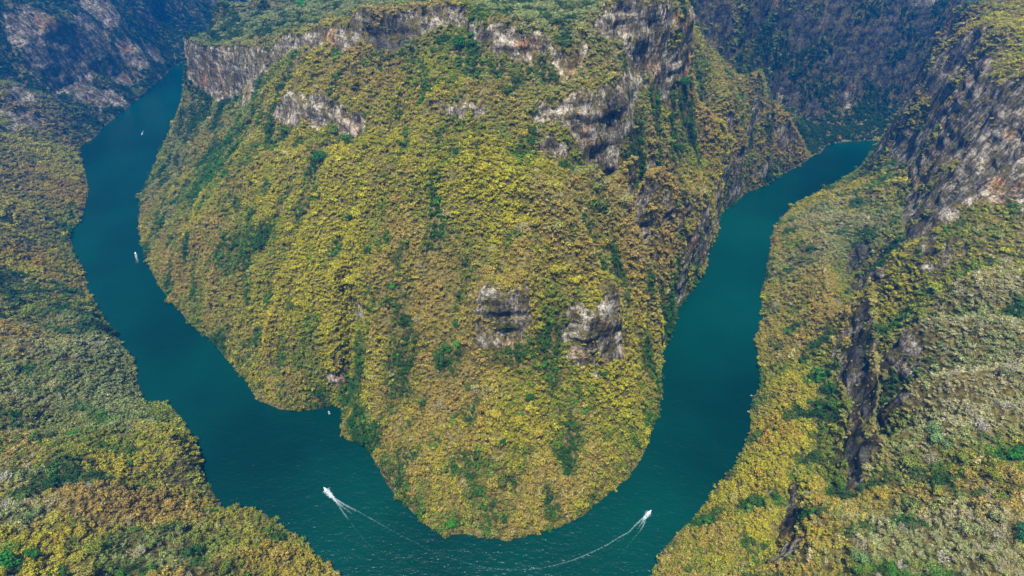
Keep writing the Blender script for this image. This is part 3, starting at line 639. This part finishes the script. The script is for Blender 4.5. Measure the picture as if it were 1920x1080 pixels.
for i in cand:
    if i in hide: continue
    hide.add(int(i)); c = tcol[i]; k = int(kind[i]); bare = k == 6 or (k in (0, 2) and rng.random() < .28)
    if tu[i] < 800: where = "left bank"
    elif tu[i] > 1230: where = "right bank"
    else: where = "headland"
    U, V_ = tu[i], tv[i]
    if where == "right bank":
        spot = ("at the right edge" if U > 1840 else "in the near right slope" if U > 1680 else "beside the dark gully" if U > 1540 else "beside the water")+(", close to the bottom" if V_ > 980 else ", low down" if V_ > 880 else ", halfway up" if V_ > 700 else ", high up")
    elif where == "left bank":
        spot = ("at the left edge" if U < 90 else "on the near left slope" if U < 330 else "on the rounded point")+(", close to the bottom" if V_ > 980 else ", low down" if V_ > 880 else ", halfway up" if V_ > 700 else ", high up")
    else: spot = "on the headland's lower front"
    sz = "large" if px[i] > 34 else "small" if px[i] < 26 else "middling"
    if bare: c = c*.5+np.array((.4, .37, .27))*.5
    auto.append([f"{sz} {'branched ' if bare else ''}{CN[k]} tree {spot}", i, c, bare, where])
byl = {}
for a_ in auto: byl.setdefault(a_[0], []).append(a_)
ORD = ["first", "second", "third", "fourth", "fifth", "sixth", "seventh", "eighth", "ninth", "tenth", "eleventh", "twelfth"]
for lb, L_ in byl.items():
    L_.sort(key=lambda a_: tu[a_[1]])
    for q, a_ in enumerate(L_):
        i = a_[1]; lab_ = lb if len(L_) == 1 else lb+(f", {ORD[q]} from left" if q < 12 else ", farther right")
        tree(tp[i], tn[i], float(trad[i]*1.05), a_[2], 'bare' if a_[3] else ('big' if px[i] > 38 else 'mid'), lab_, f"nearest forest trees on the {a_[4]}")

# ------------------------------------------------------------------ the rest of the forest: one canopy object of instanced crowns
ok = np.ones(NT, bool); ok[list(hide)] = False
pts = tp[ok].copy(); pts[:, 2] += trad[ok]*.1
cap = bpy.data.meshes.new("forest_canopy"); cap.vertices.add(len(pts)); cap.vertices.foreach_set("co", pts.astype(np.float32).ravel())
def pa(n, t, d, key):
    a = cap.attributes.new(n, t, 'POINT'); a.data.foreach_set(key, np.ascontiguousarray(d).ravel())
m_ = len(pts); kk = kind[ok]; dd = dist[pick][ok]
idx = np.where((kk == 6) & (rng.random(m_) < .6), rng.integers(9, 11, m_), np.where(dd < 560, rng.integers(6, 9, m_), rng.integers(0, 6, m_)))
pa("pidx", 'INT', idx.astype(np.int32), "value"); pa("psize", 'FLOAT', trad[ok].astype(np.float32), "value")
sc3 = np.stack([trad[ok]*rng.uniform(.85, 1.15, m_), trad[ok]*rng.uniform(.85, 1.15, m_), trad[ok]*rng.uniform(.8, 1.25, m_)], 1)
pa("pscale", 'FLOAT_VECTOR', sc3.astype(np.float32), "vector")
nn = tn[ok]; tilt = np.clip(np.hypot(nn[:, 0], nn[:, 1]), 0, 1)*.45; ta = np.arctan2(nn[:, 1], nn[:, 0])
pa("prot", 'FLOAT_VECTOR', np.stack([-np.sin(ta)*tilt, np.cos(ta)*tilt, rng.uniform(0, 6.28, m_)], 1).astype(np.float32), "vector")
pa("tint", 'FLOAT_COLOR', np.concatenate([tcol[ok], np.ones((m_, 1))], 1).astype(np.float32), "color")
co = link("forest_canopy", cap); tag(co, "dense dry-season forest canopy covering the canyon slopes in ochre, yellow and green", "forest", kind="stuff")
ng = bpy.data.node_groups.new("canopy_scatter", 'GeometryNodeTree')
ng.interface.new_socket("Geometry", in_out='INPUT', socket_type='NodeSocketGeometry'); ng.interface.new_socket("Geometry", in_out='OUTPUT', socket_type='NodeSocketGeometry')
gi, go = ng.nodes.new("NodeGroupInput"), ng.nodes.new("NodeGroupOutput")
m2p = ng.nodes.new("GeometryNodeMeshToPoints"); ci = ng.nodes.new("GeometryNodeCollectionInfo"); ci.inputs[0].default_value = pc; ci.inputs[1].default_value = True; ci.inputs[2].default_value = True
ip = ng.nodes.new("GeometryNodeInstanceOnPoints"); ip.inputs["Pick Instance"].default_value = True
def na(nm, t):
    n = ng.nodes.new("GeometryNodeInputNamedAttribute"); n.data_type = t; n.inputs[0].default_value = nm; return [s for s in n.outputs if s.enabled and s.name == "Attribute"][0]
e2r = ng.nodes.new("FunctionNodeEulerToRotation")
lk = ng.links.new
lk(gi.outputs[0], m2p.inputs[0]); lk(m2p.outputs[0], ip.inputs["Points"]); lk(ci.outputs[0], ip.inputs["Instance"])
lk(na("pidx", 'INT'), ip.inputs["Instance Index"]); lk(na("pscale", 'FLOAT_VECTOR'), ip.inputs["Scale"])
lk(na("prot", 'FLOAT_VECTOR'), e2r.inputs[0]); lk(e2r.outputs[0], ip.inputs["Rotation"]); lk(ip.outputs[0], go.inputs[0])
md = co.modifiers.new("scatter", 'NODES'); md.node_group = ng

# ------------------------------------------------------------------ boats
def loft(rings, name, m, parent, closed=False, smooth=True):
    V = [p for r in rings for p in r]; k = len(rings[0]); Fq = []
    for i in range(len(rings)-1):
        for j in range(k-(0 if closed else 1)): Fq.append((i*k+j, i*k+(j+1) % k, (i+1)*k+(j+1) % k, (i+1)*k+j))
    return link(name, np_mesh(name, V, Fq, (m,), smooth), parent)
def boxmesh(name, boxes, m, parent):
    V, Fq = [], []
    for (x, y, z, sx, sy, sz) in boxes:
        b = len(V)
        for dz in (-1, 1):
            for dx, dy in ((-1, -1), (1, -1), (1, 1), (-1, 1)): V.append((x+dx*sx/2, y+dy*sy/2, z+dz*sz/2))
        Fq += [(b, b+3, b+2, b+1), (b+4, b+5, b+6, b+7), (b, b+1, b+5, b+4), (b+1, b+2, b+6, b+5), (b+2, b+3, b+7, b+6), (b+3, b, b+4, b+7)]
    o = link(name, np_mesh(name, V, Fq, (m,)), parent); bv = o.modifiers.new("bevel", 'BEVEL'); bv.width = .04; bv.segments = 2; return o
def boat(u, v, heading, length, label, scale=1.0, canopy=True):
    """open river launch, bow towards +x in its own frame"""
    x, y, _ = P(u, v, 0); e = bpy.data.objects.new("motor_boat", None); C.objects.link(e); e.location = (x, y, .05); e.rotation_euler = (0, R(-3), heading); e.scale = (scale,)*3
    rings = []
    for i in range(15):
        t = i/14; X = -length/2+length*t; wdt = 1.25*(1-.12*(1-t)**2)*(1-max(0, t-.5)**2*3.9); wdt = max(wdt, .03); sh = .75+.55*max(0, t-.55)**1.5*2; kz = -.35+.75*max(0, t-.7)*2.2
        rings.append([(X, wdt*.86, sh-.03), (X, wdt*.93, sh+.03), (X, wdt, sh), (X, wdt*.93, .18+(sh-.75)*.4), (X, wdt*.6, kz*.6), (X, 0, kz), (X, -wdt*.6, kz*.6), (X, -wdt*.93, .18+(sh-.75)*.4), (X, -wdt, sh), (X, -wdt*.93, sh+.03), (X, -wdt*.86, sh-.03)])
    loft(rings, "hull", hullm, e)
    loft([[(r[0][0], r[0][1]*.98, .32+(r[0][2]-.72)), (r[0][0], -r[0][1]*.98, .32+(r[0][2]-.72))] for r in rings], "deck", deckm, e)
    loft([[(-length/2, 1.06, .75), (-length/2, -1.06, .75)], [(-length/2, 1.0, -.3), (-length/2, -1.0, -.3)]], "transom", hullm, e)
    for k in range(5): boxmesh("bench", [(-length*.28+k*length*.115, 0, .62, .38, 1.95, .1), (-length*.28+k*length*.115-.2, 0, .82, .06, 1.95, .35)], seatm, e)
    mo = boxmesh("outboard_motor", [(-length/2-.28, 0, .95, .5, .42, .55), (-length/2-.3, 0, .3, .22, .16, .9)], motorm, e)
    boxmesh("windscreen", [(length*.24, 0, 1.2, .06, 1.5, .45)], canvas, e)
    if canopy:
        rg = []
        for i in range(5):
            X = -length*.3+length*.42*i/4; rg.append([(X, 1.1*math.cos(a), 1.75+.28*math.sin(a)) for a in np.linspace(0, math.pi, 9)])
        loft(rg, "canopy", canvas, e)
        boxmesh("canopy_post", [(-length*.29, s, 1.25, .05, .05, 1.1) for s in (-1.02, 1.02)]+[(length*.11, s, 1.25, .05, .05, 1.1) for s in (-1.02, 1.02)], deckm, e)
    return tag(e, label, "boat", "motor boats on the river")
def foam_material(name, dens, col=(.72, .80, .80)):
    m, nt, bs = mat(name); bs.inputs["Base Color"].default_value = (*col, 1); bs.inputs["Roughness"].default_value = .7
    g = node(nt, "ShaderNodeNewGeometry"); n = tex(nt, g.outputs["Position"], .55, 5, .7); a = node(nt, "ShaderNodeAttribute", attribute_name="froth")
    s = node(nt, "ShaderNodeMath", operation='MULTIPLY_ADD'); nt.links.new(a.outputs["Fac"], s.inputs[0]); s.inputs[1].default_value = dens; nt.links.new(n.outputs[0], s.inputs[2])
    r = node(nt, "ShaderNodeMapRange"); r.inputs[1].default_value = .70; r.inputs[2].default_value = 1.35; nt.links.new(s.outputs[0], r.inputs[0])
    r.inputs[4].default_value = .8; nt.links.new(r.outputs[0], bs.inputs["Alpha"])
    fcol = ramp(nt, a.outputs["Fac"], [(.25, (.10, .30, .28)), (.75, col)]); nt.links.new(fcol.outputs[0], bs.inputs["Base Color"]); return m
foamm = foam_material("wake_foam", .62)
def catmull(pts, n):
    pts = np.array(pts, float); P_ = np.vstack([2*pts[0]-pts[1], pts, 2*pts[-1]-pts[-2]]); out = []
    for i in range(len(pts)-1):
        a, b, c, d = P_[i:i+4]
        for t in np.linspace(0, 1, n, endpoint=False): out.append(.5*((2*b)+(-a+c)*t+(2*a-5*b+4*c-d)*t*t+(-a+3*b-3*c+d)*t**3))
    out.append(pts[-1]); return np.array(out)
def wake(strips, label):
    """strips: (pixel line, width start, width end, froth start, froth end): raised ribbons of froth on the water"""
    V, Fq, fr = [], [], []
    for line, w0, w1, f0, f1 in strips:
        c = catmull([P(u, v, 0)[:2] for u, v in line], 24); n = len(c); t = np.gradient(c, axis=0); t /= np.linalg.norm(t, axis=1, keepdims=True); nn = np.stack([-t[:, 1], t[:, 0]], 1); b = len(V)
        for i in range(n):
            f = i/(n-1); ww = (w0+(w1-w0)*f)*random.uniform(1.1, 1.9); q = f0+(f1-f0)*f
            for k, (o, z, e) in enumerate(((-1, .02, -.5), (-.4, .16, .85), (0, .24, 1), (.4, .16, .85), (1, .02, -.5))):
                p = c[i]+nn[i]*o*ww*.5; V.append((p[0], p[1], z+.03)); fr.append(q*e if e > 0 else q-.7)
        for i in range(n-1):
            for k in range(4): a = b+i*5+k; Fq.append((a, a+1, a+6, a+5))
    me = np_mesh("boat_wake", V, Fq, (foamm,), True, (("froth", 'FLOAT', fr),)); return tag(link("boat_wake", me), label, "wake", kind="stuff")
def head(a, b):
    p, q = P(*a), P(*b); return math.atan2(q[1]-p[1], q[0]-p[0])
boat(611,919, head((640,955),(611,919)), 9.5, "white motor boat racing away up-left, in the middle of the lower river bend")
boat(1217,962, head((1195,990),(1217,962)), 9, "white motor boat heading up the right river arm, near the lower right bank")
boat(254.5,476, head((258,495),(254.5,476)), 9.5, "small white motor boat heading upstream in the left river arm, beside the headland")
boat(266,253, head((272,241),(266,253)), 9.5, "small white motor boat coming downstream in the upper left river arm")
boat(349.5,144.5, head((353,140),(349.5,144.5)), 9.5, "tiny white motor boat farthest up the left river arm, beside the rim cliff's foot")
boat(617,774, head((618,779),(615,768)), 6, "pale boat lying still in the shaded cove of the headland", .85, False)
wake([([(611,918),(616,925),(622,932)],7,4,.9,.9),([(614,920),(618,924),(624,928)],6,3,.8,.4),([(618,924),(628,938),(643,950),(660,964)],3.4,2.2,1.0,.35),
      ([(618,924),(630,936),(655,951),(668,957)],2.2,2.6,.8,.55),([(618,925),(628,938),(641,957),(652,972)],2.0,2.4,.7,.5),
      ([(668,957),(700,975),(730,992),(760,1008),(800,1026),(850,1043)],1.6,2.0,.50,.30),([(652,972),(665,990),(680,1008),(705,1035),(740,1070),(780,1105)],1.5,2.0,.40,.22),
      ([(640,950),(690,980),(745,1008),(800,1032)],1.2,1.0,.25,.15)], "long white wake of froth trailing behind the boat in the lower bend")
wake([([(1217,960),(1213,966),(1209,971)],6,4,.9,.8),([(1212,967),(1203,974),(1190,986)],2.0,2.4,.85,.6),([(1211,968),(1203,981),(1193,995)],2.4,1.6,.9,.3),([(1211,970),(1208,981),(1204,989),(1198,998)],2,2.2,.7,.45),
      ([(1190,986),(1178,998),(1160,1008),(1130,1026),(1080,1048),(1040,1060),(1000,1067),(950,1068),(900,1062),(850,1048),(800,1030),(760,1010)],1.7,2.2,.62,.30),
      ([(1185,996),(1165,1012),(1130,1034),(1070,1058),(1010,1073),(940,1075),(870,1060)],1.1,1.0,.4,.15),([(1198,998),(1180,1020),(1160,1045),(1130,1078),(1100,1105)],1.4,1.9,.42,.2)],
     "white wake behind the right-hand boat, curving in an arc round the headland's tip")
wake([([(254.5,477),(256,484),(258,494)],3.8,3.0,1,.4),([(258,486),(260,490),(261,495)],2,2,.5,.35),([(254,489),(254.5,495)],2,2,.4,.3)], "short white wake behind the boat in the left river arm")
wake([([(266,253),(267,249),(269,245)],4,4,.9,.5),([(270,249),(275,243),(281,237)],2,2,.35,.2)], "short white wake behind the boat in the upper left arm")
wake([([(349.5,144.5),(352,142),(354,139)],4,4,.7,.3)], "tiny wake behind the farthest boat")

# boulders along the far shore at the right
def boulder(u, v, r, label):
    g = np.random.default_rng(int(u)); a = np.linspace(0, math.pi, 7); b = np.linspace(0, 2*math.pi, 10)[:-1]; V, Fq = [], []
    for i in a:
        for j in b:
            q = 1+.28*g.normal(); q = max(.6, min(1.35, q)) if 0 < i < 3 else 1
            V.append((math.sin(i)*math.cos(j)*r*q*1.2, math.sin(i)*math.sin(j)*r*q, math.cos(i)*r*q*.8))
    for i in range(6):
        for j in range(9): Fq.append((i*9+j, (i+1)*9+j, (i+1)*9+(j+1) % 9, i*9+(j+1) % 9))
    o = link("boulder", np_mesh("boulder", V, Fq, (stone,))); x, y, _ = P(u, v, 0); o.location = (x, y, r*.25)
    return tag(o, label, "rock", "pale boulders along the far shore")
for ORD_, (u, v, r) in zip(ORD, ((1580,265,3.2),(1589,265,2.4),(1619,262,3.4),(1633,262,2.6),(1643,260,4),(1651,260,3),(1661,260,2.6))):
    boulder(u, v, r, f"pale boulder at the waterline of the far shaded shore, {ORD_} from left")
boulder(1409,742,1.1,"pale rock in the water beside the right bank, upper of two"); boulder(1404,772,1.3,"pale rock in the water beside the right bank, lower of two")

# ------------------------------------------------------------------ haze
def haze():
    me = np_mesh("haze", [(x, y, z) for z in (-8, 640) for x, y in ((-13500, -2500), (13500, -2500), (13500, 13500), (-13500, 13500))],
                 [(0, 3, 2, 1), (4, 5, 6, 7), (0, 1, 5, 4), (1, 2, 6, 5), (2, 3, 7, 6), (3, 0, 4, 7)])
    m = bpy.data.materials.new("haze_air"); m.use_nodes = True; nt = m.node_tree; nt.nodes.remove(nt.nodes["Principled BSDF"])
    pv = nt.nodes.new("ShaderNodeVolumePrincipled"); pv.inputs["Color"].default_value = (.0, .30, 1.0, 1); pv.inputs["Density"].default_value = HAZE; pv.inputs["Anisotropy"].default_value = .48
    nt.links.new(pv.outputs[0], nt.nodes["Material Output"].inputs["Volume"]); me.materials.append(m)
    tag(link("haze", me), "blue haze filling the canyon air", "haze", kind="stuff")
HAZE = .00028
haze()
